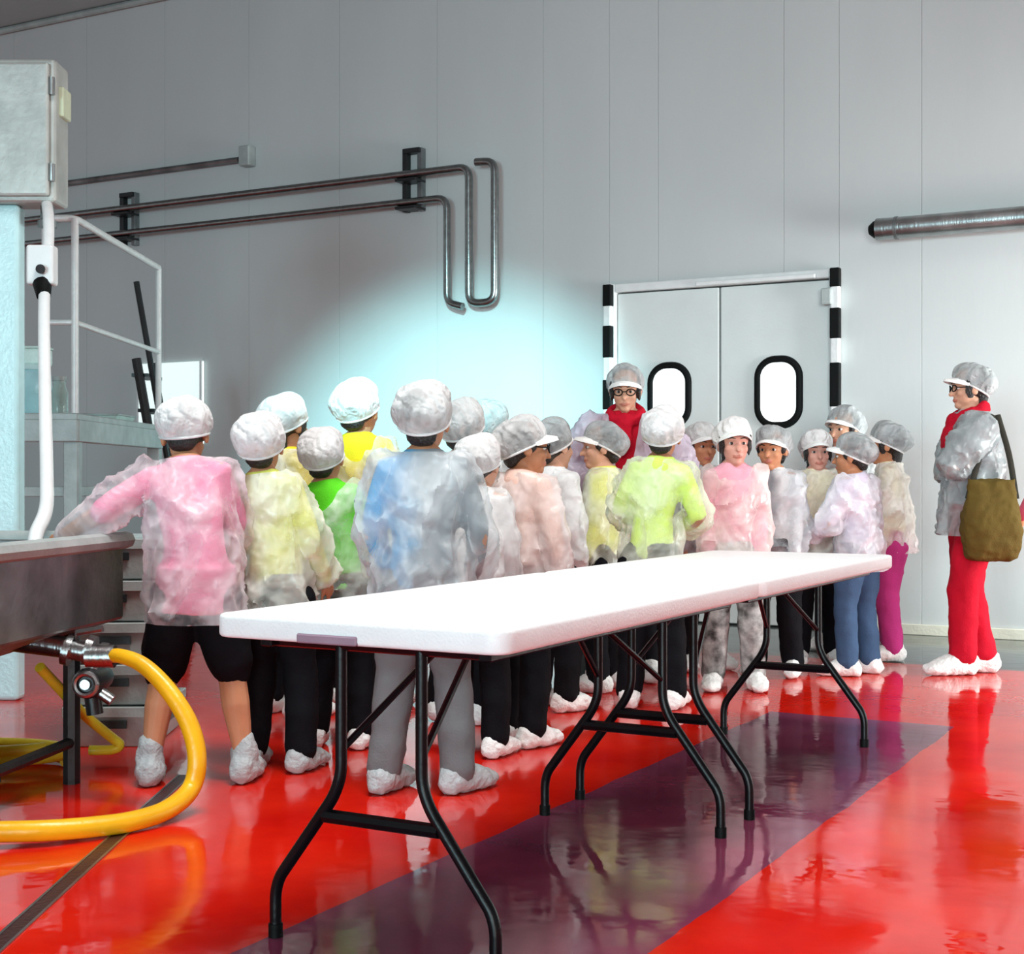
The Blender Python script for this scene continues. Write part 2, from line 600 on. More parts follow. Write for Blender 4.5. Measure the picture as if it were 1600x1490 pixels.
TL = wt(-60)
zu, zl = wz(650, 277), wz(650, 320)
zb = wz(748, 477)
t1, t2, t3 = wt(712), wt(746), wt(786)
pp = thing('wall_pipe', 'upper long steel pipe on the grey wall, dropping into a loop left of the door', 'pipe', wp(t2, zu, 0))


def rel(o, pts):
    return [p-o.location for p in pts]


g = G(); g.tube(rel(pp, bend([wp(TL, zu, PO), wp(t2, zu, PO), wp(t2, zb, PO), wp(t3, zb, PO), wp(t3, zu+.02, PO), wp(t2+.06, zu+.03, PO)], .09)), .031, 12)
build('pipe_run', g, GALV, pp)
pl = thing('wall_pipe', 'lower long steel pipe on the grey wall, under the longer one', 'pipe', wp(t1, zl, 0))
g = G(); g.tube(rel(pl, bend([wp(TL, zl, PO), wp(t1, zl, PO), wp(t1, zb+.02, PO), wp(t2-.05, zb-.02, PO+.01)], .09)), .029, 12)
build('pipe_run', g, GALV, pl)
for o, lab in ((pp, 0),):
    o['group'] = 'steel pipes on the back wall'
pl['group'] = pp['group']
for px0, lab, ya, yb in ((206, 'left bracket holding both wall pipes, near the grey cabinet', 303, 382), (650, 'right double bracket holding both wall pipes above the bright patch', 234, 328)):
    t = wt(px0)
    br = thing('pipe_bracket', lab, 'bracket', wp(t, wz(px0, yb)), 0, 'pipe brackets on the back wall')
    z0, z1 = wz(px0, yb)-.02, wz(px0, ya)
    for k, tt in enumerate((t-.07, t+.07)):
        g = G(); c = wp(tt, (z0+z1)/2, .03)-br.location; g.box(c, (.045, .06, z1-z0), RW)
        up = build('upright', g, DARK_METAL if k == 0 else DULL_STEEL, br, False, .004, 1)
    for z in (zu, zl):
        g = G(); g.box(wp(t, z-.045, .085)-br.location, (.19, .16, .022), RW)
        build('support_arm', g, DARK_METAL, br, False, .003, 1)
    g = G(); g.box(wp(t, z1-.02, .045)-br.location, (.16, .07, .04), RW)
    build('top_plate', g, DARK_METAL, br, False, .004, 1)

ct = thing('conduit', 'thin grey conduit high on the wall ending in a small square box', 'conduit', px_wall(385, 248, 0))
zc = wz(385, 250)
g = G(); g.tube(rel(ct, [wp(TL, zc, .04), wp(wt(378), zc, .04)]), .026, 8)
build('tube', g, DULL_STEEL, ct)
g = G(); g.box(wp(wt(392), wz(392, 246), .05)-ct.location, (.11, .1, .17), RW)
build('end_box', g, GREY_PAINT, ct, False, .01, 2)

# tube lamp on the right
tl_ = wt(1366)
zt = wz(1380, 363)
lamp = thing('tube_lamp', 'long unlit tube lamp in a steel housing on the wall, right of the door', 'lamp', wp(tl_, zt))
r_ = .072
g = G(); g.tube(rel(lamp, [wp(tl_+.10, zt, .13), wp(1.6, zt, .13)]), r_, 18)
build('housing', g, STEEL, lamp)
g = G(); g.tube(rel(lamp, [wp(tl_, zt, .13), wp(tl_+.03, zt, .13), wp(tl_+.05, zt, .13)]), [.03, .055, .062], 18)
build('end_cap', g, RUBBER, lamp)
g = G(); g.tube(rel(lamp, [wp(tl_+.05, zt, .13), wp(tl_+.105, zt, .13)]), r_*1.02, 18)
build('collar', g, STEEL, lamp)
for dt in (.17, 1.1, 2.0):
    g = G(); g.tube(rel(lamp, [wp(tl_+dt, zt, .13), wp(tl_+dt+.02, zt, .13)]), r_*1.06, 18)
    g.box(wp(tl_+dt+.01, zt, .05)-lamp.location, (.03, .1, .05), RW)
    build('clip', g, DULL_STEEL, lamp)

# white board on the wall
tb0, tb1 = wt(219), wt(320)
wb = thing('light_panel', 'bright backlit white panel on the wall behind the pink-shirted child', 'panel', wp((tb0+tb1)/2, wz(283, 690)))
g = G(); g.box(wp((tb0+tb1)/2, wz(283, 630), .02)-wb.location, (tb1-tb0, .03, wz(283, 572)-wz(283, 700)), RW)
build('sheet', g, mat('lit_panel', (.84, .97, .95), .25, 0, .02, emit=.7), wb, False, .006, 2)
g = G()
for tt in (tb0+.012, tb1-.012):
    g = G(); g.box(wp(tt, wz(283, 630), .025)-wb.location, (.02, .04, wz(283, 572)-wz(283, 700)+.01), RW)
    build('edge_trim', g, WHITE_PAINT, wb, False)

# ------------------------------------------------------------------ folding tables
NL = V((-.6727, 3.1777, 0)); TW, TLn, TZ = .7466, 3.159, .740


def folding_table(i, label):
    gap = .006
    ln = TLn/2-gap
    o = thing('folding_table', label, 'table', NL+W*(TW/2)+U*(TLn*(.25+.5*i)), -TH, 'white folding tables set end to end')
    g = G(); g.prism(rrect(TW, ln, .045, 6), TZ-.052, TZ)
    build('tabletop', g, WHITE_PLASTIC, o, True, .010, 3)
    g = G()
    for sx in (-1, 1):
        g.box((sx*(TW/2-.09), 0, TZ-.062), (.03, ln-.16, .03))
    build('underframe', g, BLACK, o, False, .003, 1)
    hl, b_in, b_top = ln/2-.127+gap, .287, .105
    for sy in (-1, 1):
        y = sy*hl
        for sx in (-1, 1):
            pts = bend([(sx*b_top, y, TZ-.055), (sx*b_top, y, .385), (sx*(b_top+.02), y, .335), (sx*(b_in-.01), y, .135), (sx*b_in, y, .10), (sx*b_in, y, .012)], .05, 4)
            g = G(); g.tube(pts, .0138, 10)
            leg = build('leg', g, BLACK, o)
            g = G(); g.tube([(sx*b_in, y, 0), (sx*b_in, y, .03)], .017, 10)
            build('foot_cap', g, RUBBER, leg)
        g = G(); g.tube([(-b_top-.045, y, .29), (b_top+.045, y, .29)], (.016), 8)
        build('crossbar', g, BLACK, o)
        g = G(); g.tube([(-TW/2+.09, y, TZ-.066), (TW/2-.09, y, TZ-.066)], .014, 8)
        build('hinge_bar', g, BLACK, o)
        for sx in (-1, 1):
            g = G(); g.tube([(sx*b_top, y, .44), (sx*.03, y-sy*.38, TZ-.06)], .0085, 8)
            build('brace', g, BLACK, o)
    if i == 0:
        g = G(); g.box((-.055, -ln/2-.001, TZ-.041), (.155, .012, .020))
        build('carry_handle', g, mat('mauve_handle', (.30, .20, .26), .5), o, False, .003, 1)
    return o


folding_table(0, 'nearest white folding table with black wishbone legs and a mauve grip on its end')
folding_table(1, 'farther white folding table, butted to the back end of the first one')

# ------------------------------------------------------------------ tank, valve, hoses at the left
vat_r1 = V((at(193, 0, 1).x*5.03, 5.03, 0)); vat_r0 = V((-1.63, 3.3, 0))
d1 = 5.0
r1 = at(193, 843, d1); zrim = r1.z
s0 = (EYE-zrim); d0 = F*s0/(863-CY); r0 = at(0, 863, d0)
dirv = (r1-r0).normalized(); start = r1-dirv*2.2
va = math.atan2(-dirv.x, dirv.y)
vat = thing('steel_tank', 'open steel tank on legs at the left edge, with a sloped bottom', 'tank', (start+dirv*1.1).to_2d().to_3d(), va)
hl, wd = 1.1, 1.3
zbot = at(193, 965, d1).z
g = G()      # outer wall and inner wall, open at top; local x: 0 is the right side, y along
out_t = [(0, -hl), (0, hl), (-wd, hl), (-wd, -hl)]
ins = lambda k: [(-k, -hl+k), (-k, hl-k), (-wd+k, hl-k), (-wd+k, -hl+k)]
ring = lambda pts, z: [V((x, y, z)) for x, y in pts]
g.rings([ring(ins(.02), zbot+.05), ring(ins(.02), zrim), ring(out_t, zrim), ring(out_t, zbot), ring(ins(.38), zbot-.13)], True)
build('tank_body', g, DULL_STEEL, vat, False, .006, 1)
g = G()
rim = [(0.012, -hl), (0.012, hl), (-wd, hl), (-wd, -hl), (0.012, -hl)]
g.tube([V((x, y, zrim)) for x, y in rim], (.030), 8)
build('rim', g, GREY_PAINT, vat)
for x, y in ((-.12, hl-.15), (-.12, -hl+.15), (-wd+.12, hl-.15), (-wd+.12, -hl+.15)):
    g = G(); g.tube([(x, y, zbot), (x, y, .0)], .03, 8)
    build('leg', g, DARK_METAL, vat)
g = G(); g.tube([(-.12, -hl+.15, .14), (-.12, hl-.15, .14)], .02, 8)
build('leg_rail', g, DARK_METAL, vat)
g = G(); g.box((-.6, .35, .23), (.7, .6, .24)); g.box((-.6, .35, .08), (.75, .65, .06))
build('motor_base', g, mat('black_motor', (.015, .015, .018), .5, .2), vat, False, .01, 1)

vd = 4.62
vp = at(150, 1024, vd)
vv = thing('outlet_valve', 'chrome outlet valve under the tank where the yellow hose starts', 'valve', vp)
g = G(); g.tube([(-.30, .05, .05), (-.12, 0, .03), (.03, 0, 0)], [.042, .036, .034], 14)
build('outlet_pipe', g, STEEL, vv)
for x in (-.10, -.03):
    g = G(); g.tube([(x, 0, .02), (x+.022, 0, .014)], .05, 14)
    build('flange', g, STEEL, vv)
g = G(); g.tube([(-.06, 0, .05), (-.055, -.02, .075), (.03, -.03, .09)], .011, 8)
build('valve_lever', g, STEEL, vv)
g = G(); g.tube([(.015, 0, .003), (.04, 0, .0)], .041, 12)
build('hose_clamp', g, STEEL, vv)
pu = thing('pump', 'small chrome pump with a round face hanging below the tank outlet', 'pump', at(140, 1066, 4.75))
g = G(); g.tube([(0, .14, 0), (0, -.02, 0), (0, -.04, 0)], [.042, .052, .045], 18)
build('pump_body', g, DARK_METAL, pu)
g = G(); g.tube([V((math.cos(q*PI/10)*.036, -.045, math.sin(q*PI/10)*.036)) for q in range(21)], .010, 8)
build('face_ring', g, STEEL, pu)
g = G(); g.tube([(0, -.035, 0), (0, -.055, 0)], .017, 12)
build('hub', g, STEEL, pu)
for q in (([(.01, 0, .04), (.01, 0, .10)], .017), ([(.03, 0, -.03), (.075, 0, -.06)], .02), ([(0, .03, -.04), (.01, .03, -.11)], .028)):
    g = G(); g.tube(q[0], q[1], 10)
    build('port', g, STEEL if q[1] < .025 else DARK_METAL, pu)

hz = [at(165, 1025, 4.6), at(190, 1025, 4.57), at(225, 1040, 4.54), at(263, 1078, 4.5), at(295, 1130, 4.47), at(308, 1185, 4.44), at(298, 1232, 4.42),
      at(262, 1264, 4.31), at(210, 1282, 4.2), at(150, 1291, 4.12), at(75, 1297, 4.05), at(0, 1299, 4.02), at(-90, 1300, 3.98), at(-300, 1305, 3.95), at(-900, 1310, 3.9)]
for p in hz:
    p.z = max(p.z, .031)
ho = thing('hose', 'thick yellow hose arching from the tank valve down onto the red floor', 'hose', (hz[6].x, hz[6].y, 0))
g = G(); g.tube(rel(ho, catmull(hz, 8)), [.022+.008*min(1, i/34) for i in range(len(catmull(hz, 8)))], 14)
build('hose_tube', g, YELLOW, ho)
g = G(); g.tube(rel(ho, [hz[0]-V((.06, 0, 0)), hz[0]+V((.03, 0, 0))]), .037, 12)
build('end_sleeve', g, STEEL, ho)
YEL2 = mat('pale_yellow_hose', (.95, .78, .04), .35, 0, .07, 9, .04)
hz = [at(62, 1042, 4.75), at(90, 1072, 4.85), at(130, 1115, 5.0), at(172, 1150, 5.1), at(187, 1163, 5.12), at(175, 1171, 5.12), at(140, 1172, 5.12)]
hh_ = thing('hose', 'thin yellow hose slanting from under the tank with a hooked end', 'hose', (hz[4].x, hz[4].y, 0))
g = G(); g.tube(rel(hh_, catmull(hz, 6)), .018, 10)
build('hose_tube', g, YEL2, hh_)
hz = []
zc_ = [.03]*6
for k in range(40):
    a = k/39*2*PI*1.9
    hz.append(V((-1.86+.26*math.cos(a), 5.12+.13*math.sin(a), .024+.062*k/39)))
hc = thing('hose', 'coiled yellow hose lying on the floor under the tank', 'hose', (-1.86, 5.12, 0))
g = G(); g.tube(rel(hc, hz), .022, 10)
build('hose_tube', g, YEL2, hc)

# stacked grey crates behind the tank
for k in range(5):
    zc0 = k*.162
    o = thing('crate', ['bottom grey crate of the stack between tank and pink-shirted child', 'second grey crate from the floor in the stack behind the tank',
                        'middle grey crate of the stack behind the tank', 'fourth grey crate from the floor in the stack behind the tank',
                        'topmost grey crate of the stack behind the tank'][k], 'crate', (at(198, 0, 5.75).x, 5.75, zc0), .06+.03*((k*7) % 3-1), 'grey crates stacked behind the tank')
    g = G(); w, l, h = .36, .5, .150
    q = lambda i, z: [V((x*(w/2-i), y*(l/2-i), z)) for x, y in ((-1, -1), (1, -1), (1, 1), (-1, 1))]
    g.rings([q(.02, .0), q(.0, h), q(.018, h), q(.034, .015)], True)
    build('body', g, GREY_PAINT, o, False, .004, 1)
    g = G(); g.rings([q(-.008, h-.03), q(-.008, h+.008), q(.012, h+.008), q(.012, h-.03), q(-.008, h-.03)], False)
    build('rim', g, GREY_PAINT, o, False, .003, 1)
    for q in (((0, -l/2-.002, h*.6), (.12, .012, .03)), ((w/2+.002, 0, h*.6), (.012, .16, .03))):
        g = G(); g.box(*q)
        build('hand_slot', g, DARK_METAL, o, False)

# ------------------------------------------------------------------ control cabinet on its column, switch pipe
cd = 6.6
a, b = at(-150, 315, cd), at(86, 90, cd)
cab = thing('control_cabinet', 'big pale grey metal cabinet high at the left edge on a pale column', 'cabinet', ((a.x+b.x)/2, cd+.22, 0))
cw, ch = b.x-a.x, b.z-a.z
ROUGH_GREY = mat('brushed_cabinet_metal', (.50, .52, .49), .5, .35, .16, 5, .06, 30)
g = G(); g.box((0, -.11, a.z+ch/2), (cw, .20, ch))
build('body', g, ROUGH_GREY, cab, False, .02, 3)
g = G(); g.box((0, -.225, a.z+ch/2), (cw-.05, .03, ch-.05))
dr_ = build('door', g, ROUGH_GREY, cab, False, .012, 2)
for zz in (.2, .8):
    g = G(); g.tube([(cw/2-.012, -.228, a.z+ch*zz-.04), (cw/2-.012, -.228, a.z+ch*zz+.04)], .014, 10)
    build('hinge', g, STEEL, dr_)
g = G(); g.box((cw/2+.006, -.10, a.z+ch*.72), (.03, .12, .14))
build('side_latch', g, mat('pale_green_plastic', (.62, .68, .48), .5), cab, False, .008, 2)
x0, x1 = at(-60, 0, cd).x-cab.location.x, at(22, 0, cd).x-cab.location.x
g = G(); g.box(((x0+x1)/2, -.11, a.z/2), (x1-x0, .10, a.z))
build('column', g, mat('pale_column_paint', (.62, .92, .94), .3, 0, .04), cab, False, .02, 3)
x = at(73, 0, 6.7).x-cab.location.x
g = G(); g.tube([(x, -.11, a.z), (x, -.11, a.z-.09)], .032, 12); g.tube([(x, -.11, a.z-.07), (x, -.11, a.z-.1)], .045, 12)
build('cable_gland', g, STEEL, cab)

sd = 5.3
sp = thing('switch_pipe', 'white pipe with a small switch box, running from the grey cabinet down to the tank', 'pipe', at(72, 840, sd))
tp = [at(73, 318, 6.66), at(76, 345, 6.40), at(75, 400, 6.22), at(69, 470, 6.02), at(70, 600, 5.65), at(73, 740, 5.18), at(72, 795, 4.98), at(58, 830, 4.86), at(54, 850, 4.82)]
g = G(); g.tube(rel(sp, catmull(tp, 4)), [.025]*len(catmull(tp, 4)), 10)
build('pipe', g, WHITE_PAINT, sp)
g = G(); g.box(at(66, 415, 6.12)-sp.location, (.116, .08, .170))
sb = build('switch_box', g, WHITE_PAINT, sp, False, .012, 3)
g = G(); g.tube([at(63, 420, 6.05)-sp.location, at(63, 420, 6.08)-sp.location], .02, 12)
build('knob', g, DARK_METAL, sb)
g = G(); g.tube([at(66, 444, 6.10)-sp.location, at(68, 462, 6.04)-sp.location], [.040, .030], 12)
build('connector', g, RUBBER, sp)

# ------------------------------------------------------------------ platform with rails and ladder
pd = 8.15
c0 = at(121, 645, pd); zd = c0.z
pf = thing('platform', 'grey steel platform with white guard rails behind the tank', 'platform', (c0.x, c0.y, 0))
xl, yb_ = -1.3, 2.0
RAILW = mat('white_rail_paint', (.74, .77, .76), .4, .1, .05)
g = G(); g.box((xl/2, yb_/2, zd-.02), (-xl, yb_, .04))
build('deck', g, GREY_PAINT, pf, False, .006, 1)
g = G(); g.box((xl/2, .02, zd-.10), (-xl, .05, .13)); g.box((-.02, yb_/2, zd-.10), (.05, yb_-.04, .13))
build('fascia', g, GREY_PAINT, pf, False, .006, 1)
for x, y in ((-.045, .06), (-.045, yb_-.06), (xl+.4, .06), (xl+.05, yb_-.06)):
    g = G(); g.box((x, y, (zd-.16)/2), (.085, .085, zd-.16))
    build('leg', g, GREY_PAINT, pf, False, .006, 1)
for z in (.62, .96):
    g = G(); g.box((xl/2, .09, z), (-xl-.1, .05, .06)); g.box((-.05, yb_/2, z), (.05, yb_-.2, .06))
    build('cross_beam', g, GREY_PAINT, pf, False, .005, 1)
zr = at(121, 340, pd).z; zm = at(121, 503, pd).z
for x, y in ((-.02, .02), (-.02, yb_-.05), (-.19, .02)):
    g = G(); g.tube([(x, y, zd), (x, y, zr)], .021, 10)
    build('rail_post', g, RAILW, pf)
g = G(); g.tube(bend([(-.19, .02, zr), (-.02, .02, zr), (-.02, yb_-.05, zr)], .07), .021, 10)
build('top_rail', g, RAILW, pf)
g = G(); g.tube(bend([(-.19, .02, zm), (-.02, .02, zm), (-.02, yb_-.05, zm)], .03), .017, 10)
build('mid_rail', g, RAILW, pf)

ld = thing('ladder', 'steep dark ladder with handrail going down from the platform end', 'ladder', (c0.x+.05, c0.y+yb_+.1, 0))
l0 = ld.location
k = 10.35
A, B = at(213, 440, k)-l0, at(262, 720, k)-l0
dl = (B-A).normalized()
g = G(); g.tube([A, B], .022, 8)
build('handrail', g, DARK_METAL, ld)
A2 = at(213, 560, k)-l0
for yy in (0, .45):
    g = G(); q0 = A2+V((0, yy, 0)); tt = q0.z/-dl.z
    g.tube([q0, q0+dl*tt], (.035), 6)
    build('stringer', g, DARK_METAL, ld)
for j in range(7):
    q0 = A2+dl*(.12+j*.26)
    if q0.z > .1:
        g = G(); g.box(q0+V((0, .225, 0)), (.12, .42, .025))
        build('tread', g, DARK_METAL, ld, False)

CYAN_P = film('clear_cyan_plastic', (.45, .75, .80), .6, .2, 3, 8, .2)
dm = thing('drum', 'pale cyan translucent drum standing on the platform', 'drum', at(40, 0, pd+.5).to_2d().to_3d()+V((0, 0, zd)))
g = G(); rr = .15; hh = at(0, 575, pd+.3).z-zd
g.tube([(0, 0, 0), (0, 0, .02), (0, 0, hh*.45), (0, 0, hh*.5), (0, 0, hh*.9), (0, 0, hh)], [rr*.95, rr, rr, rr*1.04, rr, rr*.9], 20)
build('body', g, mat('pale_cyan_plastic', (.40, .66, .70), .3, 0, .1, 6), dm)
g = G(); g.tube([(0, 0, hh), (0, 0, hh+.03)], [rr*.97, rr*.9], 20)
lid_ = build('lid', g, mat('pale_cyan_lid', (.55, .75, .75), .35), dm)
bx = thing('box', 'small pale green-white box on top of the cyan drum', 'box', dm.location+V((.06, 0, hh+.03)))
g = G(); g.box((0, 0, .05), (.16, .16, .10))
build('body', g, mat('pale_mint_plastic', (.66, .82, .76), .4), bx, False, .012, 2)
g = G(); g.box((0, 0, .106), (.17, .17, .014))
build('lid', g, mat('pale_mint_plastic', (.66, .82, .76), .4), bx, False, .005, 1)
jr = thing('jar', 'small glassy jar on the platform beside the rail post', 'jar', at(93, 0, pd+.25).to_2d().to_3d()+V((0, 0, zd)))
g = G(); g.tube([(0, 0, 0), (0, 0, .13), (0, 0, .17), (0, 0, .2)], [.05, .05, .035, .035], 16)
build('body', g, mat('grey_green_glass', (.35, .46, .43), .15), jr)
g = G(); g.tube([(0, 0, .2), (0, 0, .225)], .04, 16)
build('cap', g, GREY_PAINT, jr)
ty = thing('tray', 'small pale tray lying on the far end of the platform', 'tray', (c0.x-.16, c0.y+1.2, zd))
g = G(); q = lambda w, l, z: [V((x*w, y*l, z)) for x, y in ((-1, -1), (1, -1), (1, 1), (-1, 1))]
g.rings([q(.10, .2, 0), q(.12, .22, .035), q(.11, .21, .035), q(.095, .195, .006)])
build('body', g, mat('pale_mint_plastic', (.66, .82, .76), .4), ty, False)
g = G(); g.tube([V(p) for p in ((-.12, -.22, .035), (.12, -.22, .035), (.12, .22, .035), (-.12, .22, .035), (-.12, -.22, .035))], .006, 6)
build('rim', g, GREY_PAINT, ty)

# dark post between the groups
pdp = 7.4
po = thing('bollard', 'narrow dark grey post standing between the two groups of children', 'post', at(906, 0, pdp).to_2d().to_3d())
ptz = at(0, 772, pdp).z
g = G(); g.box((0, 0, ptz/2), (.075, .075, ptz))
build('shaft', g, mat('dark_green_grey_paint', (.035, .05, .048), .5), po, False, .012, 2)
g = G(); g.box((0, 0, .01), (.2, .2, .02))
build('base_plate', g, DARK_METAL, po, False, .004, 1)
g = G(); g.box((0, 0, ptz), (.085, .085, .025))
build('cap', g, DARK_METAL, po, False, .008, 2)
#PEOPLE#
# ------------------------------------------------------------------ people
SKIN = {k: mat('skin_'+k, c, .5, 0, .05, 14, .02, 90, spec=.35) for k, c in
        dict(fair=(.62, .33, .22), warm=(.55, .25, .13), tan=(.45, .19, .095), pink=(.66, .32, .25)).items()}
LIP = mat('lips', (.50, .17, .12), .45)
HAIR = mat('black_hair', (.012, .009, .008), .45, 0, .3, 40, .2, 120)
EYE_W = mat('eye_white', (.7, .68, .66), .25, 0, .01, 5, 0)
EYE_D = mat('eye_iris', (.015, .01, .008), .15, 0, .01, 5, 0)
ELASTIC = mat('elastic_band', (.72, .73, .73), .7, 0, .05, 40, .1)


def cloth(name, col, **k):
    return mat('cloth_'+name, col, .8, 0, k.get('var', .07), k.get('scale', 9), .06, 140, spec=.10)


BLACK_T = cloth('black_trousers', (.005, .005, .007))
GREY_T = cloth('grey_trousers', (.16, .165, .17))
CAP_MATS = {'white': film('cap_fleece_white', (.94, .94, .94), .95, .7, 9, 22, .35),
            'mid': film('cap_fleece_mid', (.74, .75, .75), .84, .7, 9, 22, .35),
            'grey': film('cap_fleece_grey', (.50, .53, .54), .76, .7, 9, 22, .35)}
COVER = mat('shoe_cover_fleece', (.80, .80, .78), .7, 0, .05, 16, .2, 60)
COVER_G = mat('shoe_cover_grey', (.42, .45, .46), .6, 0, .08, 16, .2, 60)


def rotx(a): return M.Rotation(a, 3, 'X')
def roty(a): return M.Rotation(a, 3, 'Y')
def rotz(a): return M.Rotation(a, 3, 'Z')


def hand(g, w, f, n, H, curl=.35):
    """palm, four unequal bent fingers and a thumb leaving the side of the palm"""
    f = f.normalized(); n = (n-f*n.dot(f)).normalized(); a = f.cross(n)
    s = H*.92
    k = w+f*s*.055
    g.tube([w-f*s*.012, w+f*s*.02, k], [(s*.0125, s*.017), (s*.0125, s*.026), (s*.0105, s*.029)], 12, True, up=n)
    r = max(.0062, s*.0056)
    for i, ln in enumerate((.043, .050, .047, .036)):
        o = (i-1.5)
        b = k+a*o*s*.0165
        d = (f+a*o*.10).normalized()
        p1 = b+(d*math.cos(curl)+n*math.sin(curl))*s*ln*.55
        p2 = p1+(d*math.cos(curl*2.3)+n*math.sin(curl*2.3))*s*ln*.5
        g.tube([b-d*s*.015, b, p1, p2], [r*1.15, r*1.1, r, r*.85], 8, True)
    sgn = -1
    b = w+f*s*.014+a*sgn*s*.020
    d = (f*.75+a*sgn*.65+n*.35).normalized()
    p1 = b+d*s*.028
    p2 = p1+(d+f*.5).normalized()*s*.026
    g.tube([b-d*s*.01, b, p1, p2], [r*1.5, r*1.5, r*1.25, r*.95], 8, True)


def person(label, px, fy, top, yaw, hx=None, adult=False, girl=False, shirt=None, sleeve='long', trousers=BLACK_T, shorts=False,
           skin='warm', gown=(.86, .88, .88), opac=.5, gtop=.815, hem=.40, cap='white', visor=False, armL=None, armR=None, hyaw=0, hpitch=0, hroll=0,
           pitch=0.0, roll=0.0, cover=COVER, stance=.075, feet=None, glasses=False, scarf=None, hands=False, name='person', open_front=None, wide=1.0, eyes=None, slack=1.0, fyaw=0.0, low=None):
    yaw = math.radians(yaw)
    d = dep(fy); s = F/d
    root = thing(name, label, 'person', ((px-CX)/s, d, 0), yaw, 'people in hair caps and thin gowns')
    H = EYE+(CY-top)/s-.022
    H = H/ (1-.5*(1-math.cos(pitch)) - .0) if abs(pitch) > .2 else H
    hh = H/(7.2 if adult else 5.95)
    zh, zs = .50*H, (.820 if adult else .808)*H
    if hx is not None:
        dx = math.atan((hx-px)/s/(.42*H))
        roll += dx*math.cos(yaw); pitch += dx*-math.sin(yaw)
    piv = V((0, 0, zh))

    def Rl(t):
        return roty(roll*t) @ rotx(-pitch*t)

    def B(p):                                          # bends a point of the upright body with the lean
        p = V(p); t = min(1, max(0, (p.z-zh)/(zs-zh)))
        return piv+Rl(t) @ (p-piv)
    wd = wide*(0.95 if adult else .74)
    RT = [(.45, .070, .052), (.50, .100*wd, .074*wd), (.555, .098*wd, .074*wd), (.62, .088*wd, .066*wd), (.69, .098*wd, .070*wd), (.75, .104*wd, .066*wd), (.795, .080*wd, .052), (.825, .040, .038)]
    kz = zs/(.785*H)

    def torso(g, zlo, zhi, off=0.0, mul=1.0, seg=20):
        rs = []
        lo = [q for q in RT if zlo <= q[0] <= zhi]
        for z, rx, ry in lo:
            zz = z*H*(1+(kz-1)*max(0, (z-.5)/.3))
            t = min(1, max(0, (zz-zh)/(zs-zh))); R = Rl(t); c = B((0, 0, zz))
            rs.append([c+R @ V(((rx*H*mul+off)*math.cos(a), (ry*H*mul+off)*math.sin(a), 0)) for a in [2*PI*k/seg for k in range(seg)]])
        g.rings(rs)
    sw = (.106 if adult else .103)*H*wd
    sh = {-1: B((-sw, 0, zs-.012*H)), 1: B((sw, 0, zs-.012*H))}
    dflt = lambda sg: ((sg*.12, .02, -1), (sg*.0, .28, -1))
    arms = {}
    for sg, spec in ((-1, armL), (1, armR)):
        u, f = spec or dflt(sg)
        u, f = V(u).normalized(), V(f).normalized()
        e = sh[sg]+u*.165*H; w = e+f*.145*H
        arms[sg] = (sh[sg], e, w, u, f)
    legs = {}
    for sg in (-1, 1):
        ax, ay = (feet[sg] if feet else (sg*stance*H, 0))
        hip = V((sg*.052*H, 0, zh-.01*H)); an = V((ax, ay, .05*H))
        kn = (hip+an)/2+V((0, .022*H, .01*H))
        legs[sg] = (hip, kn, an)

    # head frame
    Rh = Rl(.6) @ rotz(math.radians(hyaw)) @ rotx(-math.radians(hpitch)) @ roty(math.radians(hroll))
    npv = B((0, 0, zs+.025*H))
    hc = npv+Rh @ V((0, .10*hh, (H-zs-.025*H)-.5*hh))
    P = lambda x, y, z: hc+Rh @ V((x*hh, y*hh, z*hh))

    # one continuous body
    g = G(); torso(g, 0, 1)
    g.tube([B((0, 0, zs-.01*H)), npv, P(0, -.05, -.25)], [.036*H, .031*H, .032*H], 12, True)
    for sg in (-1, 1):
        a, e, w, u, f = arms[sg]
        g.tube([B((sg*sw*.4, 0, zs)), a, a+(e-a)*.35, e, e+(w-e)*.3, w], [.032*H, .034*H, .030*H, .024*H, .0245*H, .0165*H], 12, True)
        n = f.cross(V((sg, 0, 0)))
        inw = V((-sg, 0, 0)) if abs(f.x) < .8 else V((0, 1, 0))
        hand(g, w, f, inw, H, .4)
        hip, kn, an = legs[sg]
        g.tube([hip, hip+(kn-hip)*.5, kn, kn+(an-kn)*.35+V((0, -.008*H, 0)), an], [.058*H, .050*H, .036*H, .037*H, .022*H], 12, True)
        ft = fyaw+sg*-.15
        dy = V((math.sin(-ft), math.cos(-ft), 0))
        g.tube([an-dy*.018*H+V((0, 0, -.024*H)), an+dy*.04*H+V((0, 0, -.026*H)), an+dy*.10*H+V((0, 0, -.034*H))], [.026*H, .025*H, .016*H], 10, True)
    g.ell(P(0, -.05, .12), (.335*hh, .405*hh, .37*hh), Rh, 18, 12)
    g.ell(P(0, .09, -.14), (.265*hh, .265*hh, .33*hh), Rh, 16, 10)
    g.ell(P(0, .22, -.40), (.12*hh, .11*hh, .09*hh), Rh)
    g.tube([P(0, .33, .02), P(0, .37, -.08), P(0, .42, -.15)], [.04*hh, .048*hh, .055*hh], 8, True)
    g.ell(P(0, .29, .09), (.23*hh, .09*hh, .05*hh), Rh)
    g.ell(P(0, .32, -.285), (.10*hh, .055*hh, .045*hh), Rh)
    for sg in (-1, 1):
        g.ell(P(sg*.15, .22, -.12), (.11*hh, .11*hh, .11*hh), Rh)
        g.ell(P(sg*.335, -.04, -.06), (.045*hh, .09*hh, .125*hh), Rh)
    me = remesh(g, .0058 if hands else .0075, 2, dec=.45)
    me.materials.clear(); me.materials.append(SKIN[skin]); me.materials.append(LIP)
    lp, fd = P(0, .37, -.285), Rh @ V((0, 1, 0))
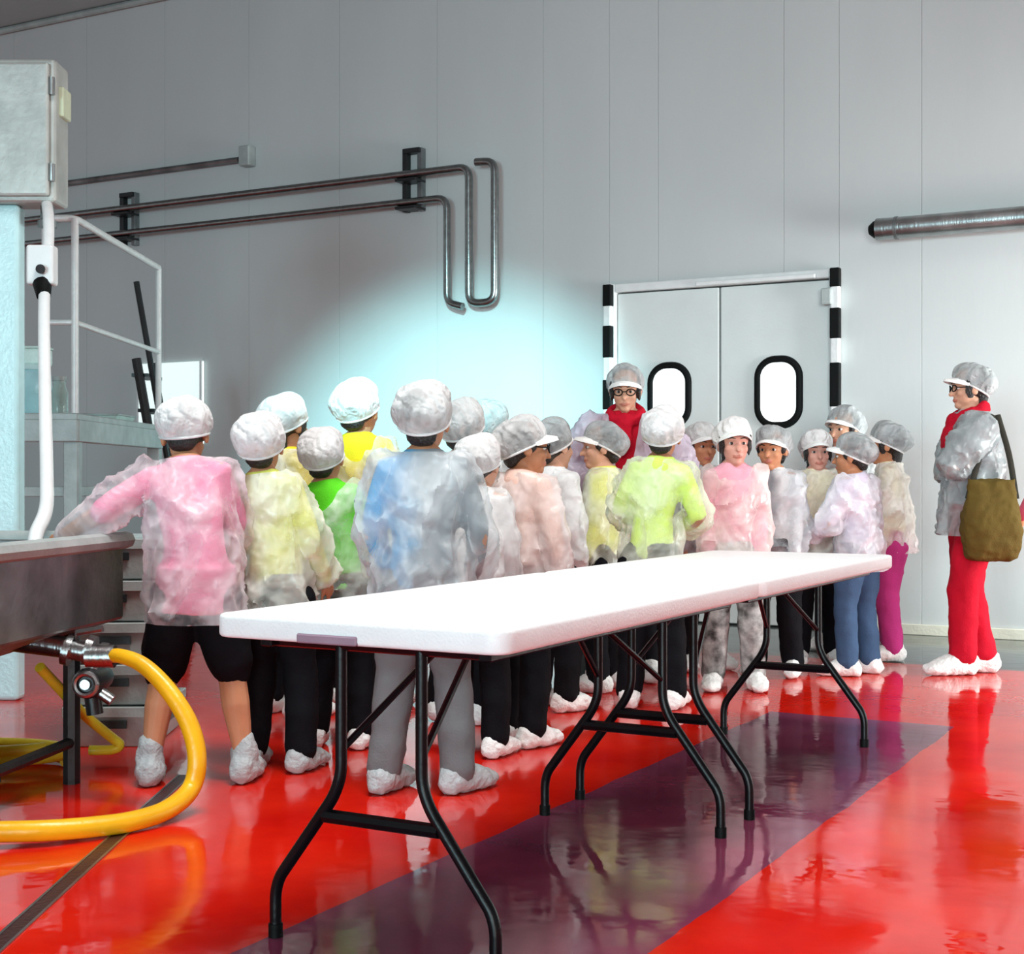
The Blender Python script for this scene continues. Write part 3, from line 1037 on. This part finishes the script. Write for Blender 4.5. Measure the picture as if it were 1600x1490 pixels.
    for p in me.polygons:
        q = Rh.transposed() @ (p.center-hc)/hh
        if q.y > .2 and (q.x/.11)**2+((q.z+.285)/.045)**2 < 1:
            p.material_index = 1
    link('body', me, None, root)

    facing = math.cos(yaw+math.radians(hyaw)) < .45
    if facing if eyes is None else eyes:
        for sg in (-1, 1):
            g = G(); g.ell(P(sg*.135, .285, .0), (.056*hh, .05*hh, .034*hh), Rh, 10, 7)
            ew = build('eye', g, EYE_W, root)
            g = G(); g.ell(P(sg*.135, .318, .0), (.033*hh, .022*hh, .034*hh), Rh, 10, 7)
            build('iris', g, EYE_D, ew)
            g = G(); g.tube([P(sg*.06, .365, .105), P(sg*.14, .355, .125), P(sg*.22, .30, .10)], [.010*hh, .014*hh, .008*hh], 6, True)
            build('eyebrow', g, HAIR, root)
    # hair
    g = G()
    g.ell(P(0, -.13, .12), (.365*hh, .40*hh, .385*hh), Rh, 16, 10)
    g.ell(P(0, -.30, -.20), (.25*hh, .15*hh, (.30 if girl else .19)*hh), Rh)
    for sg in (-1, 1):
        g.ell(P(sg*.315, .06 if girl else .02, .02), (.055*hh, .13*hh, (.30 if girl else .13)*hh), Rh)
    if girl:
        g.ell(P(0, -.25, -.42), (.26*hh, .13*hh, .22*hh), Rh)
    me = remesh(g, .012, 2, [(.03, .01)])
    link('hair', me, HAIR, root)

    # cap: gathered bouffant dome on a band that sits low at the nape
    tilt = rotx(math.radians(27))
    Rc = Rh @ tilt
    cc = P(0, -.08, .045)
    rnd = random.Random(len(label)*7+int(px))
    ph = [rnd.uniform(0, 6.28) for _ in range(4)]
    rows, seg, rs = 12, 60, []
    for i in range(rows+1):
        t = i/rows
        ring_ = []
        for j in range(seg):
            a = 2*PI*j/seg
            bulge = (1+.22*math.sin(PI*min(1, t*1.2)))*math.cos(t*PI/2*.96)**.6 if t > 0 else 1
            wr = 1+.032*math.sin(a*14+ph[0]+t*3+1.5*math.sin(a*3+ph[2]))*(1-t*.4)+.050*math.sin(a*3+ph[1]+t*3)+.035*math.sin(a*6+ph[2]-t*5)
            if i == 0: wr = 1
            back = 1+.10*max(0, -math.sin(a))*math.sin(PI*t)
            ring_.append(cc+Rc @ V((.385*hh*bulge*wr*math.cos(a), .455*hh*bulge*wr*back*math.sin(a), (-.06+.60*math.sin(t*PI/2))*hh*(1+.03*math.sin(2*a+ph[3])))))
        rs.append(ring_)
    g = G(); g.rings(rs, False)
    g.f.append(tuple(range(rows*seg, (rows+1)*seg)))
    co = build('hair_cap', g, CAP_MATS[cap], root)
    g = G(); g.tube([cc+Rc @ V((.385*hh*math.cos(a), .455*hh*math.sin(a), -.065*hh)) for a in [2*PI*k/28 for k in range(29)]], (.022*hh), 7, up=(0, 0, 1))
    build('elastic_band', g, ELASTIC if cap != 'grey' else CAP_MATS['white'], co)
    if visor:
        g = G(); o_, i_, k_ = [], [], 14
        top_, bot_ = [], []
        for k in range(k_+1):
            a = PI*(.12+.76*k/k_)
            e = math.sin((a-PI*.12)/.76)
            inn = cc+Rc @ V((.375*hh*math.cos(a), .445*hh*math.sin(a), -.03*hh))
            out = cc+Rc @ V((.40*hh*math.cos(a), (.455+.20*e)*hh*math.sin(a), -(.06+.10*e)*hh))
            up_ = Rc @ V((0, 0, .008))
            o_ += [inn+up_, out+up_, out-up_, inn-up_]
        fs = []
        for k in range(k_):
            for j in range(4):
                fs.append((k*4+j, k*4+(j+1) % 4, k*4+4+(j+1) % 4, k*4+4+j))
        fs += [(0, 1, 2, 3), tuple(k_*4+q for q in (3, 2, 1, 0))]
        g.add(o_, fs)
        build('visor', g, mat('white_visor', (.88, .88, .86), .6), co)

    # shirt
    if shirt:
        g = G(); torso(g, .49, .83, .010)
        if low:
            g.tube([(0, 0, low*H), (0, 0, .56*H)], [(.104*H*wd+.028, .084*H*wd+.028)]*2, 20, up=(1, 0, 0))
        for sg in (-1, 1):
            a, e, w, u, f = arms[sg]
            pts, rd = [B((sg*sw*.4, 0, zs-.004*H)), a, a+(e-a)*.5, a+(e-a)*.92], [.040*H, .042*H, .040*H, .040*H]
            if sleeve == 'long':
                pts += [e+(w-e)*.4, e+(w-e)*.95]; rd = rd[:3]+[.034*H, .031*H, .025*H]
            g.tube(pts, rd, 12, True)
        g.tube([npv-Rl(1) @ V((0, 0, .02*H)), npv+Rl(1) @ V((0, 0, .012*H))], [.042*H, .038*H], 14)
        link('shirt', remesh(g, .0125, 2, [(.10, .014)], .7, .75), shirt, root)
    # trousers
    g = G(); torso(g, .45, .60, .012)
    for sg in (-1, 1):
        hip, kn, an = legs[sg]
        if shorts:
            g.tube([hip, hip+(kn-hip)*.5, kn+V((0, 0, .02*H))], [.066*H, .066*H, .062*H], 14, True)
        else:
            g.tube([hip, hip+(kn-hip)*.5, kn, kn+(an-kn)*.5, an+V((0, 0, .005*H))], [.066*H, .060*H, .050*H, .047*H, .046*H], 14, True)
    link('shorts' if shorts else 'trousers', remesh(g, .0125, 2, [(.09, .020)], .7), trousers, root)
    # shoe covers
    for sg in (-1, 1):
        hip, kn, an = legs[sg]
        ft = fyaw+sg*-.15
        dy = V((math.sin(-ft), math.cos(-ft), 0))
        g = G()
        g.tube([an+V((0, 0, .05*H)), an+V((0, 0, .01*H)), an-dy*.02*H+V((0, 0, -.014*H))], [.033*H, .037*H, .040*H], 12, True)
        g.tube([an-dy*.02*H+V((0, 0, -.014*H)), an+dy*.045*H+V((0, 0, -.016*H)), an+dy*.11*H+V((0, 0, -.028*H))], [(.036*H, .038*H), (.036*H, .040*H), (.022*H, .033*H)], 12, True, up=(0, 0, 1))
        me = remesh(g, .010, 2, [(.04, .022)], .7)
        for v in me.vertices:
            v.co.z = max(v.co.z, .002)
        link('shoe_cover', me, cover, root)
    # gown
    if gown:
        g = G(); rs = []
        ez = .012
        for z, rx, ry in [(hem-.004, .140, .125), (hem+.03, .138, .122), (.48, .134, .114), (.55, .128, .104), (.62, .122, .097), (.69, .124, .094), (.75, .128, .086), (.795, .100, .068), (.825, .054, .050)]:
            zz = z*H*(1+(kz-1)*max(0, (z-.5)/.3))
            t = min(1, max(0, (zz-zh)/(zs-zh))); R = Rl(t); c = B((0, 0, zz))
            sl = 1+(slack-1)*(1 if z < .78 else 0)
            rs.append([c+R @ V((rx*H*wd*sl*math.cos(a), ry*H*wd*sl*math.sin(a), 0))*(1+.04*math.sin(a*4+ph[0]+z*9)*(.85-z)*2+.055*math.sin(a*9+ph[1]+z*5)*max(0, .68-z)*3) for a in [2*PI*k/28 for k in range(28)]])
        g.rings(rs)
        for sg in (-1, 1):
            a, e, w, u, f = arms[sg]
            g.tube([B((sg*sw*.4, 0, zs-.006*H)), a, a+(e-a)*.5, e, e+(w-e)*.5, e+(w-e)*.88, w], [q*H*(wd*.5+.5) for q in (.047, .049, .050, .046, .042, .034, .022)], 14, True)
        me = remesh(g, .0105 if s > 430 else .0125, 3, [(.19, .034)], mid=.28)
        folds(me, ph[0])
        zc, yc = hem*H, 0
        rad = .2*H*wd*slack
        tp = gtop*H*(1+(kz-1)*max(0, (gtop-.5)/.3))
        cb = B((0, 0, tp)); nb = Rl(1) @ V((0, 0, 1))

        def dead(c, n):
            if c.z < zc+.02 and c.xy.length < rad: return True
            if (c-cb).dot(nb) > 0 and ((c-cb)-nb*(c-cb).dot(nb)).length < .5*sw*2 and c.z > zs*.7: return True
            if open_front and c.z > zh and (rotz(0) @ (c-B((0, 0, min(c.z, zs))))).y > .02 and abs(c.x-B((0, 0, min(c.z, zs))).x) < open_front*(c.z-zh*1.05)/(zs-zh): return True
            return False
        cut(me, dead, ((V((0, 0, zc+.02)), V((0, 0, 1))), (cb, nb)))
        link('gown', me, film('gown_%d' % (hash((gown, opac)) % 10**6), gown, opac), root)
    if scarf:
        g = G()
        c = npv+Rl(1) @ V((0, .004*H, .004*H))
        rs_ = [c+Rl(1) @ V((.052*H*math.cos(a), .050*H*math.sin(a)+.008*H, -.022*H*math.sin(a)+.006*math.sin(5*a))) for a in [2*PI*k/26 for k in range(27)]]
        g.tube(rs_, [(.022*H, .016*H)]*27, 10, up=(0, 0, 1))
        ft_ = c+Rl(1) @ V((0, .064*H, -.028*H))
        g.ell(ft_, (.03*H, .022*H, .026*H))
        g.tube([ft_, ft_+Rl(1) @ V((.008*H, .022*H, -.05*H)), ft_+Rl(1) @ V((.012*H, .026*H, -.085*H))], [(.012*H, .026*H), (.010*H, .034*H), (.006*H, .022*H)], 10, True, up=(0, 1, 0))
        link('scarf', remesh(g, .009, 2, [(.04, .014)]), scarf, root)
    if glasses:
        g = G()
        for sg in (-1, 1):
            ctr = (sg*.145, .40, -.005)
            g.tube([P(ctr[0]+.10*math.cos(a), ctr[1]-.04*abs(math.cos(a))*(1 if math.cos(a)*sg > 0 else 0), ctr[2]+.075*math.sin(a)) for a in [2*PI*k/14 for k in range(15)]], .014*hh, 6, up=Rh @ V((0, 1, 0)))
            g.tube([P(sg*.245, .36, .01), P(sg*.34, .1, .02), P(sg*.35, -.03, 0)], .012*hh, 6)
        g.tube([P(-.05, .405, .01), P(.05, .405, .01)], .012*hh, 6)
        link_ = build('glasses', g, RUBBER, root)
    root['_b'] = 0
    del root['_b']
    return dict(root=root, B=B, H=H, zs=zs, zh=zh, arms=arms, s=s, d=d)


def two_tone(name, ca, cb, split, soft=.05, dirn=0):
    m, nt, b = principled(name)
    tc = node(nt, 'ShaderNodeTexCoord'); sep = node(nt, 'ShaderNodeSeparateXYZ')
    nt.links.new(tc.outputs['Object'], sep.inputs[0])
    nz = node(nt, 'ShaderNodeTexNoise', Scale=9.0, Detail=3.0); nt.links.new(tc.outputs['Object'], nz.inputs['Vector'])
    ma = node(nt, 'ShaderNodeMath', _operation='MULTIPLY_ADD'); ma.inputs[1].default_value = .16
    nt.links.new(nz.outputs[0], ma.inputs[0]); nt.links.new(sep.outputs[dirn], ma.inputs[2])
    mr = node(nt, 'ShaderNodeMapRange'); mr.inputs['From Min'].default_value = split+.08-soft; mr.inputs['From Max'].default_value = split+.08+soft
    nt.links.new(ma.outputs[0], mr.inputs['Value'])
    mx = node(nt, 'ShaderNodeMix', _data_type='RGBA'); mx.inputs[6].default_value = (*ca, 1); mx.inputs[7].default_value = (*cb, 1)
    nt.links.new(mr.outputs[0], mx.inputs[0]); nt.links.new(mx.outputs[2], b.inputs['Base Color'])
    b.inputs['Roughness'].default_value = .75
    return m


PK = cloth('pink', (.80, .26, .40)); YG = cloth('yellow_green', (.78, .80, .16)); GN = cloth('green', (.14, .80, .03)); YE = cloth('yellow', (.92, .74, .03))
BL = cloth('blue', (.10, .42, .68)); WH = cloth('white', (.80, .80, .80)); PE = cloth('peach', (.82, .56, .48)); LM = cloth('lime', (.66, .88, .16))
GR = cloth('grey', (.42, .44, .46)); CR = cloth('cream', (.85, .78, .55)); LI = cloth('lilac', (.62, .56, .68)); RS = cloth('rose', (.88, .42, .52))
JN = cloth('jeans', (.045, .085, .16)); MG = cloth('magenta', (.50, .04, .20)); RD = cloth('red', (.46, .006, .022)); SV = cloth('silver_pattern', (.36, .37, .36), var=.62, scale=16)
TE = cloth('grey_blue', (.30, .40, .44)); CH = cloth('charcoal', (.07, .07, .08)); DPK = cloth('deep_pink', (.62, .10, .16))
WG = (.88, .90, .90)

# left group
person('child in pink shirt and black shorts leaning left with one arm on the steel tank', 306, 1222, 606, 4, hx=276, pitch=.18, shirt=PK, shorts=True, sleeve='short', skin='warm', gown=(.92, .84, .88), opac=.36,
       armL=((-.72, -.35, -.50), (-.66, .45, -.36)), armR=((.22, .35, -.9), (-.25, .8, -.35)), hpitch=12, feet={-1: (-.150, -.02), 1: (.165, .0)}, low=.435, cover=COVER_G, hands=True, wide=1.12, hem=.40, slack=1.05)
person('child in yellow-green with round white cap, standing right of the pink-shirted child', 432, 1203, 640, -14, hx=404, shirt=YG, gown=(.92, .93, .84), opac=.50, cap='white', skin='warm', hyaw=14,
       armR=((.34, .1, -.9), (.05, .55, -.7)), cover=COVER_G, hem=.42)
person('partly hidden child with dark hair showing under the cap, behind the yellow-green one', 444, 1118, 614, -40, girl=True, shirt=YE, gown=(.93, .92, .84), opac=.5, skin='tan')
person('child in bright green shirt with white cap, short, left of the blue gown', 528, 1168, 664, -8, hx=502, shirt=GN, gown=(.90, .95, .90), opac=.36, gtop=.73, skin='warm', armR=((.5, .2, -.9), (.1, .5, -.8)), hem=.36)  # the blue there is light painted into the next child's grey shirt
person('tall child in vivid yellow top with white cap, behind the green one', 572, 1106, 591, -20, hx=556, shirt=YE, gown=(.93, .93, .88), opac=.40, gtop=.74, skin='warm', armR=((.5, .1, -.9), (.1, .6, -.7)), hem=.38)
person('tall blue-backed child in clear gown and grey trousers beside the near table', 662, 1238, 594, -6, shirt=two_tone('grey_cloth_blue_lit', (.06, .42, .78), (.22, .25, .27), -.045), gown=(.80, .84, .86), opac=.36, trousers=GREY_T, cap='mid', cover=COVER_G, wide=1.12,  # blue light on the left side is painted into the grey shirt's colour
       armL=((-.30, .15, -.95), (.2, .6, -.75)), armR=((.30, .15, -.95), (-.2, .6, -.75)), feet={-1: (-.13, -.01), 1: (.115, .01)}, hem=.44, slack=1.04, fyaw=-.5)
person('child whose pale cap shows just right of the tall blue-backed child', 722, 1128, 622, -25, shirt=WH, gown=WG, opac=.6, cap='mid', skin='fair')  # that child's blue is light painted into a grey shirt
person('child with a mottled grey cap at the back of the left group', 762, 1086, 624, -30, shirt=WH, gown=WG, opac=.6, cap='grey', skin='fair')
person('short child bent forward with a big white cap, behind the tall blue-backed child', 740, 1180, 672, -22, hx=734, pitch=.18, shirt=WH, gown=WG, opac=.6, cap='white', skin='fair')  # that child's blue is light painted into a grey shirt
person('child in pale pink gown with glasses and visor cap, right end of left group', 808, 1162, 648, -38, hx=816, shirt=PE, gown=(.93, .86, .84), opac=.55, cap='mid', visor=True, glasses=True, hyaw=-42, skin='tan', armR=((.30, .05, -.95), (.05, .2, -1)),
       feet={-1: (-.085, .03), 1: (.095, -.03)}, hem=.43, eyes=True)
person('child in white gown half hidden behind the one in pale pink and glasses', 862, 1108, 652, -50, shirt=WH, gown=WG, opac=.7, cap='grey', skin='fair')

# right group
person('woman in lilac-grey jacket and red scarf facing the children in front of the door', 978, 1060, 568, 172, adult=True, girl=True, shirt=RD, gown=(.60, .52, .62), opac=.92, cap='grey', visor=True, scarf=RD, glasses=True, skin='fair', open_front=.085, wide=1.05, hpitch=10,
       armL=((-.45, .1, -.9), (.6, .6, -.3)), armR=((.45, .1, -.9), (-.6, .6, -.3)))
person('child in yellow looking left with a grey cap, left end of right group', 944, 1078, 657, 70, shirt=YG, gown=(.90, .94, .84), opac=.45, cap='grey', visor=True, skin='fair', hyaw=25)
person('child in lime yellow with white cap seen from behind, elbows out, feet in white covers', 1018, 1106, 633, -12, hx=1036, shirt=LM, gown=(.90, .95, .84), opac=.34, cap='white', skin='tan', armL=((-.40, .1, -.9), (.45, .75, -.2)), armR=((.36, .1, -.9), (-.45, .75, -.2)), wide=.95)
person('child with orange-lit face in pale grey, between lime yellow child and pink-shirted girl', 1094, 1044, 660, 200, shirt=TE, gown=WG, opac=.6, cap='mid', skin='warm', visor=True)  # the face is the plain warm skin tone, no orange light on it
person('girl in pink top facing the camera with white visor cap and pale peach gown', 1146, 1076, 651, 176, girl=True, shirt=RS, gown=(.94, .84, .80), opac=.50, gtop=.76, cap='white', visor=True, skin='pink', trousers=SV, hyaw=8, hem=.42)
person('child in shiny grey gown with dark trousers, facing left, right of the pink girl', 1210, 1054, 664, 158, hx=1208, shirt=two_tone('white_and_grey_cloth', (.75, .75, .75), (.20, .21, .23), -.02, .03), gown=(.66, .68, .72), opac=.42, cap='grey', visor=True, skin='warm', hyaw=-6)
person('child in cream gown with white visor cap facing forward, under the right door window', 1276, 1036, 670, 178, girl=True, shirt=CR, gown=(.95, .93, .86), opac=.6, cap='white', visor=True, skin='pink')
person('taller child with grey cap looking left before the right striped door post', 1322, 1016, 634, 128, shirt=GR, gown=WG, opac=.55, cap='grey', visor=True, skin='fair')
person('child in jeans and lilac-white gown, back turned, at the end of the tables', 1342, 1054, 674, 40, hx=1334, shirt=LI, gown=(.90, .88, .93), opac=.60, cap='grey', visor=True, skin='tan', trousers=JN, hyaw=30, hem=.42, armL=((-.3, .2, -.9), (.1, .8, -.4)), fyaw=.5)
person('girl in cream gown and magenta trousers at the right end of the row', 1394, 1030, 658, 78, hx=1388, girl=True, shirt=CR, gown=(.93, .90, .86), opac=.6, cap='grey', visor=True, skin='warm', trousers=MG, hem=.44, cover=COVER)
wm = person('woman in red trousers and grey gown standing with folded arms, facing left', 1520, 1052, 567, 90, adult=True, girl=True, shirt=GR, gown=(.40, .44, .45), opac=.66, cap='grey', visor=True, glasses=True, skin='fair', trousers=RD, scarf=RD,
            armL=((-.10, .60, -.80), (.95, -.28, .18)), armR=((.12, .30, -.95), (-.95, -.06, .22)), hem=.44, feet={-1: (-.05, .07), 1: (.05, -.07)}, eyes=True, hands=True, slack=.95, wide=.95)
person('person in deep pink almost out of frame at the right edge', 1652, 1048, 600, 60, adult=True, shirt=DPK, gown=None, cap='white', trousers=BLACK_T, armL=((-.5, .1, -.85), (.1, .5, -.8)), feet={-1: (.04, -.10), 1: (.16, -.10)})

# shoulder bag of the woman in red trousers
OLIVE = cloth('olive_bag', (.105, .070, .016))
sd_ = wm['d']-.235
bc = at(1549, 815, sd_)
bag = thing('shoulder_bag', 'big olive brown shoulder bag hanging at the side of the woman in red trousers', 'bag', bc)
bw, bh = 90/wm['s'], 118/wm['s']
g = G(); rs = []
for t, wx, dy_ in ((-.5, .62, .035), (-.46, .86, .06), (-.35, .97, .085), (-.1, 1.0, .09), (.15, .95, .075), (.35, .86, .05), (.5, .80, .028)):
    rs.append([V((bw/2*wx*abs(math.cos(a))**.6*(1 if math.cos(a) > 0 else -1)+.02*(t-.5)*0, dy_*abs(math.sin(a))**.7*(1 if math.sin(a) > 0 else -1), t*bh-(.03*math.cos(a)**2 if t > .4 else 0)*-1)) for a in [2*PI*k/26 for k in range(26)]])
g.rings(rs)
me = remesh(g, .009, 2, [(.12, .03), (.04, .012)])
link('pouch', me, OLIVE, bag)
shp = at(1552, 652, wm['d']-.09)-bc
for sx, pxx in ((-1, 1512), (1, 1588)):
    g = G(); e = at(pxx, 770, sd_)-bc
    g.tube(catmull([e-V((0, 0, .03)), e*.5+shp*.5+V((sx*.012, -.03, 0)), shp+V((sx*.012, -.03, .012))], 6), [(.006, .016)]*13, 8, up=(0, 1, 0))
    build('strap', g, cloth('dark_strap', (.03, .028, .022)), bag)
